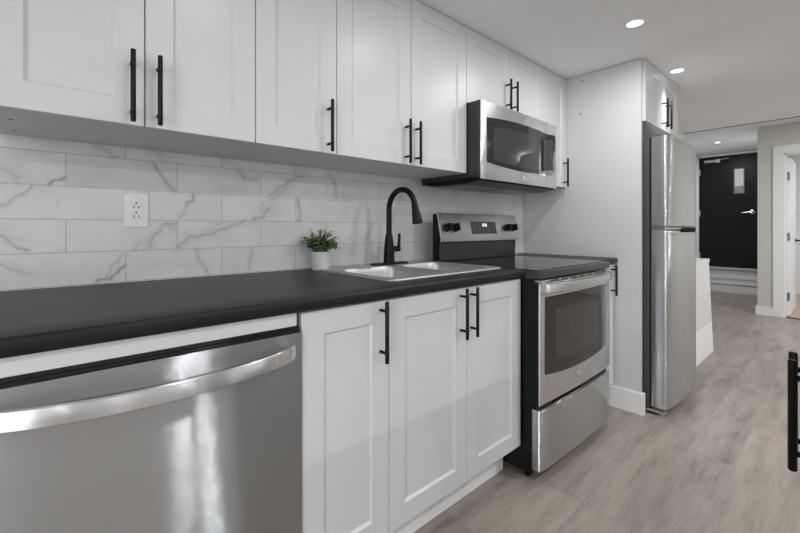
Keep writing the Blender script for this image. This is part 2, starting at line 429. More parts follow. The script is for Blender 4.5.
def backsplash():
    x0, x1, z0, z1, h = -.30, 2.64, .915, 1.40, .0028
    nx = int((x1 - x0) / h) + 1; nz = int((z1 - z0) / h) + 1
    X, Z = np.meshgrid(np.linspace(x0, x1, nx), np.linspace(z0, z1, nz))
    val = np.zeros_like(X)
    rng = np.random.RandomState(3)
    # hand-drawn wander of the vein lines
    wob = lambda q: sum(a * np.sin(X * f1 + Z * f2 + p + q) for a, f1, f2, p in ((.0022, 110, 60, 1.), (.0014, 90, 190, 2.), (.0007, 320, 210, 4.)))
    XW, ZW = X + wob(0), Z + wob(2.2)
    for w, s, pts in VEINS:
        dmin = np.full_like(X, 9.)
        for (ax, az), (bx, bz) in zip(pts, pts[1:]):
            dx, dz = bx - ax, bz - az
            t = np.clip(((XW - ax) * dx + (ZW - az) * dz) / (dx * dx + dz * dz + 1e-12), 0, 1)
            dmin = np.minimum(dmin, np.hypot(XW - ax - t * dx, ZW - az - t * dz))
        core = np.exp(-(dmin / (w * .55 + .0008)) ** 2)
        halo = .36 * np.exp(-(dmin / (w * 2.6)) ** 2)
        val = np.maximum(val, s * np.maximum(core, halo))
    me = bpy.data.meshes.new('wall_backsplash')
    V = np.stack([X.ravel(), wall_y(X.ravel()), Z.ravel()], 1)
    i = (np.arange(nz - 1)[:, None] * nx + np.arange(nx - 1)[None]).ravel()
    F = np.stack([i, i + 1, i + nx + 1, i + nx], 1)
    # a tile is 12 mm thick: close the slab at its rim
    back = V.copy(); back[:, 1] = WY + .012
    me.vertices.add(len(V)); me.vertices.foreach_set('co', V.ravel())
    me.loops.add(F.size); me.loops.foreach_set('vertex_index', F.ravel())
    me.polygons.add(len(F)); me.polygons.foreach_set('loop_start', np.arange(len(F)) * 4)
    me.polygons.foreach_set('loop_total', np.full(len(F), 4))
    me.update(calc_edges=True)
    a = me.attributes.new('vein', 'FLOAT', 'POINT'); a.data.foreach_set('value', val.ravel().astype('f4'))
    me.materials.append(MATS['marble_tile'])
    o = bpy.data.objects.new('wall_backsplash', me); COL.objects.link(o)
    sm = o.modifiers.new('thickness', 'SOLIDIFY'); sm.thickness = .0118; sm.offset = -1
    return struct(o)
backsplash()

# ---------------------------------------------------------------- cabinets
def rect(x0, x1, z0, z1, y): return [(x0, y, z0), (x1, y, z0), (x1, y, z1), (x0, y, z1)]
def shaker_door(parent, x0, x1, z0, z1, yf, face=-1, st=.066):
    s = -face; e = .0016; g = .0014
    x0 += g; x1 -= g; z0 += g * .4; z1 -= g
    m = MB()
    m.loft([rect(x0, x1, z0, z1, yf + s * .019), rect(x0, x1, z0, z1, yf + s * e), rect(x0 + e, x1 - e, z0 + e, z1 - e, yf),
            rect(x0 + st, x1 - st, z0 + st, z1 - st, yf), rect(x0 + st + .007, x1 - st - .007, z0 + st + .007, z1 - st - .007, yf + s * .0075)])
    return m.build('door', 'cab_white', parent, smooth=20)
def bar_handle(parent, x, zc, yf, face=-1, L=.188, cc=.128, off=.033):
    yb = yf + face * off; m = MB()
    m.tube([(x, yb, zc - L/2), (x, yb, zc - L/2 + .002), (x, yb, zc + L/2 - .002), (x, yb, zc + L/2)], [.0048, .0062, .0062, .0048], 14)
    for dz in (-cc/2, cc/2):
        m.tube([(x, yf + face * .0005, zc + dz), (x, yb, zc + dz)], .0048, 10)
    o = m.build('handle', 'black_metal', parent); o['label'] = 'matte black bar handle'
    return o
UF = 1.26; UB = 1.384; UT = 2.120
def wall_cabinet(x0, x1, z0, doors, label, yb=None, yf=UF, hz=None, L=.188, cc=.128, z1=UT, holes=True, seam=0):
    yb = yb or wall_y(x1) - .001
    t = thing('wall_cabinet', label, 'cabinet', ((x0+x1)/2, yb, z0), 'white shaker wall cabinets')
    m = MB(); m.box(x0 + .0006, x1 - .0006, yf + .0205, yb, z0 + .0008, z1, .0006, 1)
    m.build('body', 'cab_white', t)
    for a, b, hx in doors:
        d = shaker_door(t, a, b, z0, z1, yf)
        bar_handle(d, hx, hz if hz else z0 + .097, yf, L=L, cc=cc)
    if holes:
        for hx in (x0 + .04, x1 - .035):
            for hy in (1.40, 1.545):
                MB().lathe([(.0001, -.0002), (.0048, -.0002), (.0048, .0015)], (hx, hy, z0 + .0006), (0, 0, 1), 10).build('screw_hole', 'slot_dark', t)
    return t
wall_cabinet(-.113, .497, UB, [(-.113, .194, .163), (.194, .497, .224)], 'white shaker wall cabinet with two doors above the wall outlet')
wall_cabinet(.497, .803, UB, [(.497, .803, .764)], 'narrow single-door white wall cabinet above the small potted plant')
wall_cabinet(.803, 1.566, UB, [(.803, 1.185, 1.150), (1.185, 1.566, 1.211)], 'white shaker wall cabinet with two tall doors above the black faucet')
wall_cabinet(1.566, 2.328, 1.742, [(1.566, 1.945, 1.913), (1.945, 2.328, 1.978)], 'short two-door white wall cabinet directly above the microwave', hz=1.852, L=.168, cc=.112, holes=False)
wall_cabinet(2.328, 2.636, UB, [(2.328, 2.636, 2.588)], 'slim white wall cabinet between the microwave and the tall side panel', holes=False)
wall_cabinet(2.660, 3.378, 1.752, [(2.660, 3.018, 2.978), (3.018, 3.378, 3.060)], 'white two-door cabinet above the steel refrigerator', yf=.79, hz=1.853, holes=False)

def base_cabinet(x0, x1, doors, label, yf=.955, yb=1.57, z0=.145, z1=.888, hz=.792, toe=1.03, face=-1, open_top=False, toe_end=None):
    t = thing('base_cabinet', label, 'cabinet', ((x0+x1)/2, yb, 0), 'white shaker base cabinets')
    s = -face; ya = yf + s * .0205; m = MB()
    def bx(xa, xb, y0, y1, za, zb): m.box(xa, xb, min(y0, y1), max(y0, y1), za, zb, .0005, 1)
    if open_top:
        w = .017
        bx(x0+.0006, x0+w, ya, yb, z0, z1); bx(x1-w, x1-.0006, ya, yb, z0, z1); bx(x0+w, x1-w, ya, yb, z0, z0+w); bx(x0+w, x1-w, yb - s*.01, yb, z0+w, z1); bx(x0+w, x1-w, ya, ya+s*.02, z1-.04, z1)
    else:
        bx(x0+.0006, x1-.0006, ya, yb, z0 + .001, z1)
    m.build('body', 'cab_white', t)
    m = MB(); m.box(x0, toe_end or x1, min(toe, toe + s*.015), max(toe, toe + s*.015), 0, z0 + .0005)
    m.build('toe_kick', 'trim_white', t)
    for a, b, hx in doors:
        d = shaker_door(t, a, b, z0, .886, yf, face)
        bar_handle(d, hx, hz, yf, face, off=.0358 if (face > 0 and hx > .97) else .033)
    return t
base_cabinet(.499, .803, [(.499, .803, .766)], 'narrow one-door white base cabinet beside the dishwasher', toe=1.045)
base_cabinet(.803, 1.564, [(.803, 1.190, 1.150), (1.190, 1.564, 1.211)], 'two-door white base cabinet under the sink', open_top=True, toe=1.045, toe_end=1.56)
base_cabinet(2.337, 2.618, [(2.337, 2.618, 2.578)], 'slim white base cabinet between the range and the tall panel')
t = base_cabinet(.61, 1.33, [(.61, .965, .945), (.965, 1.33, 1.003)], 'base cabinet across the aisle whose black bar pulls show at the picture edge', yf=.0262, yb=-.56, face=1, toe=-.05)
m = MB(); m.box(.60, 1.76, -.60, .029, .889, .925, .004, 3); m.build('countertop', 'counter', t)
m = MB(); m.box(1.331, 1.75, -.56, .0255, .10, .888, .001, 1); m.box(1.34, 1.75, -.55, -.05, 0, .1); m.build('end_unit', 'cab_white', t)

# worktops
def worktop(name, label, x0, x1, yf=.935, hole=None):
    zb, zt = .889, .925
    prof = [(yf + .012, zb), (yf + .004, zb + .003), (yf, zb + .010), (yf, zt - .009), (yf + .0012, zt - .0042), (yf + .0042, zt - .0012), (yf + .009, zt), (1.03, zt), (1.03, zb)]
    m = MB(); m.prism(prof, 'x', x0, x1)
    def bk(xa, xb, y): m.prism([(xa, y), (xb, y), (xb, wall_y(xb) - .001), (xa, wall_y(xa) - .001)], 'z', zb, zt)
    if hole:
        a, b, c, d = hole
        bk(x0, a, 1.03); bk(b, x1, 1.03)
        if c > 1.031: m.box(a, b, 1.03, c, zb, zt)
        bk(a, b, d)
    else: bk(x0, x1, 1.03)
    o = m.build(name, 'counter', None, smooth=40, org=((x0+x1)/2, 1.629, zb))
    return tag(o, label, 'countertop')
worktop('countertop', 'long dark grey countertop running over dishwasher and sink cabinet', -.36, 1.568, hole=(.905, 1.535, 1.062, 1.47))
worktop('countertop', 'short dark grey countertop piece at the far side of the range', 2.338, 2.636)

# ---------------------------------------------------------------- dishwasher
t = thing('dishwasher', 'stainless steel dishwasher with bowed bar handle under the dark countertop', 'dishwasher', (.19, 1.55, 0))
MB().box(-.112, .494, .985, 1.55, .09, .85, .002).build('body', 'body_grey', t)
m = MB(); m.box(-.112, .4965, .948, .985, .105, .8365, .004, 3); m.build('door', 'steel', t)
m = MB(); m.box(-.112, .490, .955, 1.0, .8365, .853, .002); m.box(-.112, .488, .951, .957, .8400, .8445); m.build('control_strip', 'black_gloss', t)
MB().box(-.10, .485, 1.02, 1.03, 0, .10).build('kick_plate', 'black_plastic', t)
m = MB()
pts = []
for i in range(41):
    u = i / 40; x = -.085 + .548 * u
    pts.append((x, .932 - .074 * (4 * u * (1 - u)) ** .75, .795))
prof = [(-.007, -.018), (.003, -.018), (.0065, -.0155), (.0078, -.006), (.0078, .006), (.0065, .0155), (.003, .018), (-.007, .018), (-.009, .010), (-.009, -.010)]
m.sweep(pts, prof)
for x in (-.075, .453): m.box(x - .012, x + .012, .926, .952, .782, .808, .004)
m.build('handle', 'steel_light', t)
o = MB().box(-.113, .486, .957, .975, .8535, .8885, .001, 1).build('filler_strip', 'cab_white', None, org=(.19, .97, .853))
tag(o, 'white filler strip between dishwasher top and countertop', 'trim')

struct(slab('trim_8', 'cab_white', -.345, -.1165, .955, 1.57, 0, .888, .001))
# ---------------------------------------------------------------- sink, faucet
def fill_rings(m, loops, z):
    es = []
    for L in loops:
        vs = [m.bm.verts.new((x, y, z)) for x, y in L]
        es += [m.bm.edges.new((vs[i], vs[(i+1) % len(vs)])) for i in range(len(vs))]
    bmesh.ops.triangle_fill(m.bm, edges=es, use_beauty=True, use_dissolve=False, normal=(0, 0, 1))
    return es
SX0, SX1, SY0, SY1 = .878, 1.556, 1.040, 1.555
t = thing('sink', 'double-bowl stainless steel drop-in sink set in the dark countertop', 'sink', (1.22, 1.3, .925))
m = MB(); zr = .9305
bowls = [(.915, 1.222, 1.082, 1.440), (1.250, 1.522, 1.082, 1.440)]
outer = rrect(SX0, SX1, SY0, SY1, .035, 8)
fill_rings(m, [outer] + [rrect(*b, .055, 8) for b in bowls], zr)
o2 = [(1.217 + (x - 1.217) * 1.006, 1.30 + (y - 1.30) * 1.008) for x, y in outer]
m.loft([[(x, y, zr) for x, y in outer], [(x, y, zr - .002) for x, y in o2], [(x, y, .9252) for x, y in o2]], True, False)
bmesh.ops.remove_doubles(m.bm, verts=m.bm.verts, dist=1e-5)
m.build('rim', 'steel_sink', t, smooth=50)
for b in bowls:
    m = MB(); R = []
    for ins, dz, r in ((0, 0, .055), (.004, -.004, .053), (.007, -.02, .052), (.014, -.14, .05), (.026, -.165, .045), (.05, -.172, .03)):
        R.append([(x, y, zr + dz) for x, y in rrect(b[0]+ins, b[1]-ins, b[2]+ins, b[3]-ins, r, 8)])
    F = m.loft(R, True, False); m.bm.faces.new([v for v in F[-1].verts][:0] or [m.bm.verts[i] for i in []]) if False else None
    m.bm.verts.ensure_lookup_table(); n = len(R[0])
    m.bm.faces.new(m.bm.verts[-n:])
    o = m.build('bowl', 'steel_sink', t, smooth=60, recalc=False)
    cx, cy = (b[0]+b[1])/2, (b[2]+b[3])/2
    MB().lathe([(.045, 0), (.045, .003), (.034, .0035), (.028, -.002), (.0001, -.002)], (cx, cy, zr - .1718), n=24, cap=False).build('drain', 'chrome', o)

fx, fy = 1.263, 1.505
t = thing('faucet', 'matte black gooseneck pull-down faucet with side lever behind the sink', 'faucet', (fx, fy, zr))
m = MB(); m.prism(rrect(fx - .108, fx + .118, fy - .028, fy + .028, .026, 8), 'z', zr, zr + .008, .002); m.build('deck_plate', 'black_metal', t)
m = MB(); m.lathe([(.0275, .008), (.0275, .03), (.025, .08), (.0205, .125), (.0160, .150), (.0148, .152)], (fx, fy, zr), n=28); m.build('base', 'black_metal', t)
m = MB()
pts = [(fx, fy, zr + .14), (fx, fy, zr + .2), (fx, fy, 1.201)]
R = .093
for i in range(1, 17):
    a = PI * i / 16 * .955
    pts.append((fx + .0 * i, fy - R + R * math.cos(a), 1.201 + R * math.sin(a)))
m.tube(pts, .0138, 18); m.build('spout', 'black_metal', t)
e = Vector(pts[-1]); dr = (Vector(pts[-1]) - Vector(pts[-2])).normalized()
m = MB(); q = [(.0145, -.004), (.0165, .004), (.0165, .02), (.019, .03), (.0245, .080), (.0235, .084), (.0001, .084)]
m.lathe(q, e, dr, 24); m.build('spray_head', 'black_metal', t)
m = MB(); m.tube([(fx + .015, fy, zr + .075), (fx + .066, fy, zr + .075)], [.0145, .0145], 18)
m.tube([(fx + .060, fy, zr + .075), (fx + .064, fy - .002, zr + .10), (fx + .066, fy - .003, zr + .148), (fx + .066, fy - .003, zr + .152)], [.0085, .0078, .0072, .005], 14)
m.build('lever', 'black_metal', t)

# ---------------------------------------------------------------- plant
px, py = .899, 1.545
t = thing('potted_plant', 'small leafy green plant in a white pot beside the sink', 'plant', (px, py, .925))
m = MB(); m.lathe([(.036, 0), (.038, .002), (.043, .078), (.0425, .081), (.040, .081), (.0385, .068), (.0001, .068)], (px, py, .925), n=32, cap=False); m.bm.faces.new([v for v in m.bm.verts if abs(v.co.z - .925) < 1e-6][:32]); m.build('pot', 'pot_white', t)
MB().lathe([(.0001, .0), (.0385, .0), (.0385, .003), (.0001, .005)], (px, py, .925 + .068), n=24).build('soil', 'soil', t)
ml, ms, mbud = MB(), MB(), MB()
def leaf(m, p, d, L, W):
    d = d.normalized(); sd = d.cross(Vector((0, 0, 1)))
    sd = sd.normalized() if sd.length > .1 else Vector((1, 0, 0))
    up = sd.cross(d)
    pr = [(0, .12), (.25, .75), (.55, 1), (.82, .62), (1, .05)]
    A, B, C = [], [], []
    for tt, w in pr:
        c = p + d * L * tt - up * (L * .25 * tt * tt)
        A.append(m.bm.verts.new(c + sd * W * w / 2 + up * W * .16 * w)); B.append(m.bm.verts.new(c)); C.append(m.bm.verts.new(c - sd * W * w / 2 + up * W * .16 * w))
    for i in range(4):
        m.bm.faces.new((A[i], A[i+1], B[i+1], B[i])); m.bm.faces.new((B[i], B[i+1], C[i+1], C[i]))
for k in range(64):
    az = random.uniform(0, 2*PI); el = math.asin(random.uniform(-.12, 1)); rr_ = random.uniform(.6, 1.0)
    p0 = Vector((px + .02 * math.cos(az), py + .02 * math.sin(az), .993))
    p2 = Vector((px + .094 * rr_ * math.cos(el) * math.cos(az), py + max(min(.078 * rr_ * math.cos(el) * math.sin(az), .062), -.075), 1.026 + .084 * rr_ * math.sin(el)))
    p1 = (p0 + p2) / 2 + Vector((0, 0, .016))
    ms.tube([p0, p1, p2], [.0013, .001, .0006], 5)
    for j in range(6):
        f = .45 + .55 * j / 5
        c = p0.lerp(p1, min(f * 2, 1)) if f < .5 else p1.lerp(p2, f * 2 - 1)
        a2 = az + random.uniform(-2.0, 2.0)
        d = Vector((math.cos(a2), math.sin(a2), random.uniform(-.35, .9)))
        if c.y + d.normalized().y * .024 > 1.622: d.y = -abs(d.y)
        leaf(ml, c, d, random.uniform(.015, .023), random.uniform(.013, .019))
for k in range(6):
    az = random.uniform(0, 2*PI); r = random.uniform(.0, .045)
    q = Vector((px + r * math.cos(az), py + r * math.sin(az), 1.088 + random.uniform(0, .024) - r * .3))
    ms.tube([Vector((px, py, 1.03)), q], [.0012, .0008], 5)
    for j in range(6):
        d = Vector((random.uniform(-1, 1), random.uniform(-1, 1), random.uniform(.1, 1)))
        leaf(mbud, q - Vector((0, 0, .004 * (j % 3))), d, .010, .007)
ms.build('stems', 'stem_green', t, uv=False, recalc=False)
ml.build('foliage', 'leaf', t, uv=False, recalc=False)
o = mbud.build('buds', 'bud_purple', t, uv=False, recalc=False); o['label'] = 'dark purplish shoots at the top'

# ---------------------------------------------------------------- wall outlet
ox, oz = .224, 1.1715; WY = wall_y(ox) - .0004
t = thing('wall_outlet', 'white double wall outlet on the marble tile backsplash', 'outlet', (ox, WY, oz))
m = MB(); m.box(ox - .035, ox + .035, WY - .006, WY - .0002, oz - .0575, oz + .0575, .0025, 3); pl = m.build('cover_plate', 'white_plastic', t)
m = MB(); m.box(ox - .0165, ox + .0165, WY - .0085, WY - .005, oz - .033, oz + .033, .001); rc = m.build('receptacle', 'white_plastic', t)
for dz in (.0165, -.0165):
    m = MB(); m.box(ox - .0085, ox - .0055, WY - .0090, WY - .0080, oz + dz - .009, oz + dz - .001); m.box(ox + .0055, ox + .0085, WY - .0090, WY - .0080, oz + dz - .0085, oz + dz - .0015)
    m.lathe([(.0001, 0), (.0030, 0), (.0030, .001), (.0001, .001)], (ox, WY - .0090, oz + dz + .008), (0, 1, 0), 12)
    m.build('socket_slots', 'slot_dark', rc)
for dz in (.0485, -.0485): MB().lathe([(.0001, 0), (.0028, 0), (.0028, .001), (.0001, .001)], (ox, WY - .0068, oz + dz), (0, 1, 0), 12).build('screw', 'satin_silver', t)

# ---------------------------------------------------------------- range
RX0, RX1 = 1.572, 2.331
XM = (RX0 + RX1) / 2; HW = (RX1 - RX0) / 2
def bow(x, y0, b): return y0 - b * (1 - ((x - XM) / HW) ** 2)
def bowed_slab(m, x0, x1, z0, z1, yf, yb, bev=.003, n=14, rc=.0):
    xs = [x0 + (x1 - x0) * i / n for i in range(n + 1)]
    poly = [(x, yf(x)) for x in xs] + [(x1, yb), (x0, yb)]
    if rc:
        poly = [(x0, yf(x0) + rc), (x0 + rc * .3, yf(x0) + rc * .3)] + [(x, yf(x)) for x in xs if x0 + rc <= x <= x1 - rc] + [(x1 - rc * .3, yf(x1) + rc * .3), (x1, yf(x1) + rc), (x1, yb), (x0, yb)]
    m.prism(poly, 'z', z0, z1, bev, 2, 45)
def lens_panel(m, x0, x1, zt, zb, yf, th=.003, n=24):
    xs = [x0 + (x1 - x0) * i / n for i in range(n + 1)]
    fr = [(x, yf(x), zb(x)) for x in xs] + [(x, yf(x), zt(x)) for x in reversed(xs)]
    a = [m.bm.verts.new(p) for p in fr]; b = [m.bm.verts.new((p[0], p[1] + th, p[2])) for p in fr]
    N = len(fr)
    for i in range(n):
        m.bm.faces.new((a[i], a[i+1], a[N-2-i], a[N-1-i])); m.bm.faces.new((b[i+1], b[i], b[N-1-i], b[N-2-i]))
    for i in range(N): m.bm.faces.new((a[i], b[i], b[(i+1) % N], a[(i+1) % N]))
def emblem(parent, x, y, z, r, mat='satin_silver'):
    m = MB()
    m.tube([(x + r * math.cos(2*PI*i/28), y, z + r * math.sin(2*PI*i/28)) for i in range(29)], r * .09, 6)
    def scr(pts): m.tube([(x + a * r, y, z + b * r) for a, b in pts], r * .08, 6)
    scr([(-.05, .45), (-.25, .6), (-.5, .4), (-.55, 0), (-.4, -.35), (-.15, -.3), (-.05, .0), (-.3, .05)])
    scr([(.5, .5), (.25, .55), (.1, .35), (.25, .12), (.38, .08), (.2, .05), (.05, -.2), (.2, -.45), (.45, -.4), (.6, -.15)])
    for k in range(4):
        a = PI/4 + k * PI/2
        scr([(.72 * math.cos(a - .3), .72 * math.sin(a - .3)), (.85 * math.cos(a), .85 * math.sin(a)), (.72 * math.cos(a + .3), .72 * math.sin(a + .3))])
    m.lathe([(.0001, 0), (r, 0), (r, .001), (.0001, .001)], (x, y + .0004, z), (0, 1, 0), 28)
    o = m.build('emblem', mat, parent); o['label'] = 'small round monogram badge'
    return o
t = thing('range', 'stainless steel electric range with black glass oven door', 'stove', (XM, 1.2, 0))
MB().box(RX0, RX1, .908, 1.503, .035, .889, .003).build('body', 'dark_enamel', t)
for x in (RX0 + .04, RX1 - .04):
    for y in (.95, 1.44): MB().lathe([(.015, 0), (.015, .012), (.010, .014), (.010, .037)], (x, y, 0), n=14).build('foot', 'black_plastic', t)
# storage drawer
m = MB(); bowed_slab(m, RX0 + .001, RX1 - .001, .056, .322, lambda x: bow(x, .866, .010), .909, .006, 14, .012); m.build('storage_drawer', 'steel', t)
m = MB(); m.box(RX0 + .006, RX1 - .006, .885, .91, .318, .350); m.build('drawer_gap', 'black_plastic', t)
# oven door
m = MB(); bowed_slab(m, RX0 + .001, RX1 - .001, .346, .870, lambda x: bow(x, .868, .010), .876, .002, 14, .002); door = m.build('oven_door', 'steel_light', t)
m = MB(); m.box(RX0 + .0006, RX1 - .0006, .8755, .909, .348, .871); m.build('door_liner', 'black_plastic', door)
def ovenb(x):
    u = (x - 1.93) / .325
    return .450 + .022 * u * u
m = MB(); lens_panel(m, 1.612, 2.264, lambda x: .808, ovenb, lambda x: bow(x, .868, .010) - .0012); m.build('window', 'oven_glass', door)
m = MB(); lens_panel(m, 1.70, 2.16, lambda x: .745, lambda x: .515, lambda x: bow(x, .868, .010) - .0016, .0004); m.build('inner_window', 'oven_glass_inner', door)
m = MB(); pts = []
for i in range(33):
    u = i / 32; x = RX0 + .006 + (RX1 - RX0 - .012) * u
    pts.append((x, .858 - .040 * (4 * u * (1 - u)) ** .6, .850))
m.sweep(pts, [(-.008, -.020), (.004, -.020), (.0075, -.017), (.0085, 0), (.0075, .016), (.004, .019), (-.008, .019)])
for x in (RX0 + .022, RX1 - .022): m.box(x - .018, x + .018, .846, .875, .832, .868, .004)
m.build('handle', 'steel_light', door)
m = MB(); bowed_slab(m, RX0 + .012, RX1 - .012, .8705, .8825, lambda x: bow(x, .868, .010) - .001, .905, .001); vt = m.build('vent_trim', 'steel_light', t)
for i in range(7):
    x = RX0 + .09 + i * .088
    MB().box(x, x + .062, bow(x + .03, .868, .010) - .0022, .868, .8725, .8805).build('vent_slot', 'slot_dark', vt)
emblem(door, 1.925, bow(1.925, .868, .010) - .0012, .402, .014)
# cooktop
m = MB(); bowed_slab(m, RX0 - .001, RX1 + .001, .888, .9225, lambda x: bow(x, .868, .008), 1.466, .005); m.build('cooktop', 'grey_panel', t)
m = MB(); m.box(RX0 + .012, RX1 - .012, .885, 1.455, .9222, .9262, .0015); m.build('cooktop_glass', 'black_gloss', t)
# backguard
m = MB(); m.prism([(1.503, .889), (1.503, 1.186), (1.474, 1.189), (1.444, 1.036), (1.462, 1.030), (1.466, .925), (1.466, .889)], 'x', RX0, RX1, .002, 1); bgd = m.build('backguard', 'dark_enamel', t)
m = MB(); m.box(RX0 + .012, RX1 - .012, 1.4605, 1.468, .930, 1.028, .002); m.build('lower_panel', 'grey_panel', bgd)
def onface(x, h, out): return (x, 1.433 + .2057*h - .9786*out, 1.033 + .9786*h + .2057*out)
m = MB(); m.prism([(1.482, 1.1925), (1.468, 1.1925), (1.4655, 1.190), (1.4335, 1.0365), (1.4345, 1.033), (1.448, 1.033)], 'x', RX0 + .003, RX1 - .003, .0012, 1); cp = m.build('control_panel', 'steel_light', bgd)
def facebox(m, x0, x1, h0, h1, o0, o1):
    v = [m.bm.verts.new(onface(x, h, o)) for o in (o0, o1) for x, h in ((x0, h0), (x1, h0), (x1, h1), (x0, h1))]
    for q in ((0,3,2,1),(4,5,6,7),(0,1,5,4),(1,2,6,5),(2,3,7,6),(3,0,4,7)): m.bm.faces.new([v[i] for i in q])
m = MB(); facebox(m, 1.842, 2.088, .043, .118, .0, .0018); dp = m.build('display', 'display_glass', bgd)
m = MB()
SEG = {'1': 'bc', '2': 'abged', '0': 'abcdef'}
def digit(m, ch, x, h, w=.0085, H=.017, k=.0022):
    B = {'a': (x, x+w, h+H-k, h+H), 'g': (x, x+w, h+H/2-k/2, h+H/2+k/2), 'd': (x, x+w, h, h+k), 'f': (x, x+k, h+H/2, h+H), 'e': (x, x+k, h, h+H/2), 'b': (x+w-k, x+w, h+H/2, h+H), 'c': (x+w-k, x+w, h, h+H/2)}
    for s_ in SEG[ch]: facebox(m, B[s_][0], B[s_][1], B[s_][2], B[s_][3], .0018, .0022)
for ch, x in zip('1200', (1.945, 1.957, 1.973, 1.985)): digit(m, ch, x, .088)
m.build('clock_digits', 'digit_glow', cp)
for r_ in range(2):
    for c_ in range(5):
        if c_ in (2,) and r_ == 1: continue
        x = 1.862 + c_ * .046; h = .056 + r_ * .022
        m = MB(); facebox(m, x, x + .018, h, h + .004, .0018, .0021); m.build('button_mark', 'body_grey', cp)
nrm = Vector((0, -.9786, .2057))
for kx in (1.628, 1.698, 2.205, 2.275):
    m = MB(); m.lathe([(.024, 0), (.024, .004), (.020, .006), (.0185, .022), (.017, .024), (.0001, .024)], onface(kx, .080, .0), nrm, 24)
    facebox(m, kx - .0055, kx + .0055, .080 - .021, .080 + .021, .010, .036)
    m.build('knob', 'black_plastic', bgd)
for kx, h in ((1.752, .045), (1.742, .10)): MB().lathe([(.0001, .0), (.003, 0), (.003, .001), (.0001, .001)], onface(kx, h, .0), nrm, 10).build('indicator_dot', 'slot_dark', cp)

# ---------------------------------------------------------------- microwave
t = thing('microwave', 'stainless steel over-the-range microwave hung under the short cabinet', 'microwave', (XM, 1.6, 1.35))
mf = lambda x: bow(x, 1.178, .006)
MB().box(RX0, RX1 + .003, 1.1845, 1.588, 1.362, 1.738, .001).build('body', 'microwave_side', t)
m = MB(); m.prism([(1.190, 1.345), (1.192, 1.362), (1.588, 1.364), (1.588, 1.350), (1.50, 1.336), (1.28, 1.334)], 'x', RX0 + .004, RX1 - .004, .003, 1); bp_ = m.build('bottom_plate', 'dark_enamel', t)
for x0, x1 in ((RX0 + .05, XM - .02), (XM + .02, RX1 - .05)): MB().box(x0, x1, 1.30, 1.48, 1.3322, 1.3352, .0008, 1).build('grease_filter', 'filter_mesh', bp_)
m = MB(); bowed_slab(m, RX0 + .001, 2.206, 1.352, 1.737, mf, 1.1842, .002); dr_ = m.build('door', 'steel_light', t)
m = MB(); bowed_slab(m, 2.2075, RX1 + .002, 1.352, 1.737, mf, 1.1842, .002); ct_ = m.build('control_column', 'steel_light', t)
def mt(x): u = (x - 1.96) / .345; return 1.676 - .018 * u * u
def mb(x): u = (x - 1.96) / .345; return 1.418 + .021 * u * u
m = MB(); lens_panel(m, 1.619, 2.2055, mt, mb, lambda x: mf(x) - .0015); m.build('window', 'oven_glass', dr_)
m = MB(); lens_panel(m, 1.672, 2.13, lambda x: mt(x) - .045, lambda x: mb(x) + .022, lambda x: mf(x) - .0019, .0004); m.build('inner_window', 'oven_glass_inner', dr_)
m = MB(); lens_panel(m, 2.208, 2.306, mt, mb, lambda x: mf(x) - .0015); m.build('control_panel', 'black_gloss', ct_)
m = MB(); pts = []
for i in range(25):
    u = i / 24; pts.append((2.222, 1.170 - .040 * (1 - abs(2*u - 1) ** 10), 1.428 + .230 * (.5 + .5 * math.copysign(abs(2*u-1) ** .6, 2*u - 1))))
m.sweep(pts, [(-.010, -.014), (.006, -.014), (.011, -.009), (.0125, .0), (.011, .009), (.006, .014), (-.010, .014)], up=(1, 0, 0))
for z in (1.439, 1.647): m.box(2.210, 2.234, 1.14, 1.1735, z - .011, z + .011, .003)
m.build('handle', 'chrome', dr_)
emblem(dr_, 1.955, mf(1.955) - .0012, 1.385, .012)
for z in (1.69, 1.72, 1.395): MB().lathe([(.0001, 0), (.004, 0), (.004, .001), (.0001, .001)], (RX0 - .0008, 1.245, z), (1, 0, 0), 10).build('side_screw', 'body_grey', t)

# ---------------------------------------------------------------- tall side panel and refrigerator
o = MB().box(2.638, 2.657, .807, 1.584, 0, 2.120, .0012, 1).build('side_panel', 'cab_white', None, org=(2.648, 1.2, 0))
tag(o, 'tall white panel standing from floor to ceiling beside the refrigerator', 'panel')
for y, z in ((1.155, 2.085), (1.165, 1.865)): MB().lathe([(.0001, 0), (.005, 0), (.005, .0012), (.0001, .0012)], (2.6372, y, z), (1, 0, 0), 12).build('screw_cap', 'slot_dark', o)
m = MB(); m.box(2.622, 2.638, .806, 1.026, 0, .125, .003); m.box(2.622, 2.660, .791, .8065, 0, .125, .003)
struct(m.build('baseboard_panel', 'trim_white'))

FX0, FX1 = 2.690, 3.408
FM = (FX0 + FX1) / 2; FH = (FX1 - FX0) / 2
def ff(x):
    u = abs((x - FM) / FH)
    return .664 + .020 * u ** 2 + (.010 * u ** 8 if x < FM else .040 * u ** 9)
t = thing('refrigerator', 'stainless steel top-freezer refrigerator standing beside the tall white panel', 'refrigerator', (FM, 1.1, 0))
MB().box(FX0, FX1, .778, 1.50, .03, 1.645, .006).build('body', 'body_grey', t)
def fdoor(name, z0, z1):
    n = 28; xs = [FX0 + (FX1 - FX0) * i / n for i in range(n + 1)]
    poly = [(x, ff(x)) for x in xs] + [(FX1, .770), (FX0, .770)]
    m = MB(); m.prism(poly, 'z', z0, z1, .006, 3, 45)
    return m.build(name, 'steel_fridge', t)
fz = fdoor('freezer_door', 1.118, 1.656); fd = fdoor('refrigerator_door', .042, 1.096)
MB().box(FX0 + .006, FX1 - .006, .70, .778, 1.094, 1.120).build('gap_seal', 'hinge_metal', t)
MB().box(FX0 + .004, FX1 - .004, .769, .779, .05, 1.65).build('gasket', 'black_plastic', t)
m = MB()
xs = [2.70 + .64 * i / 16 for i in range(17)]
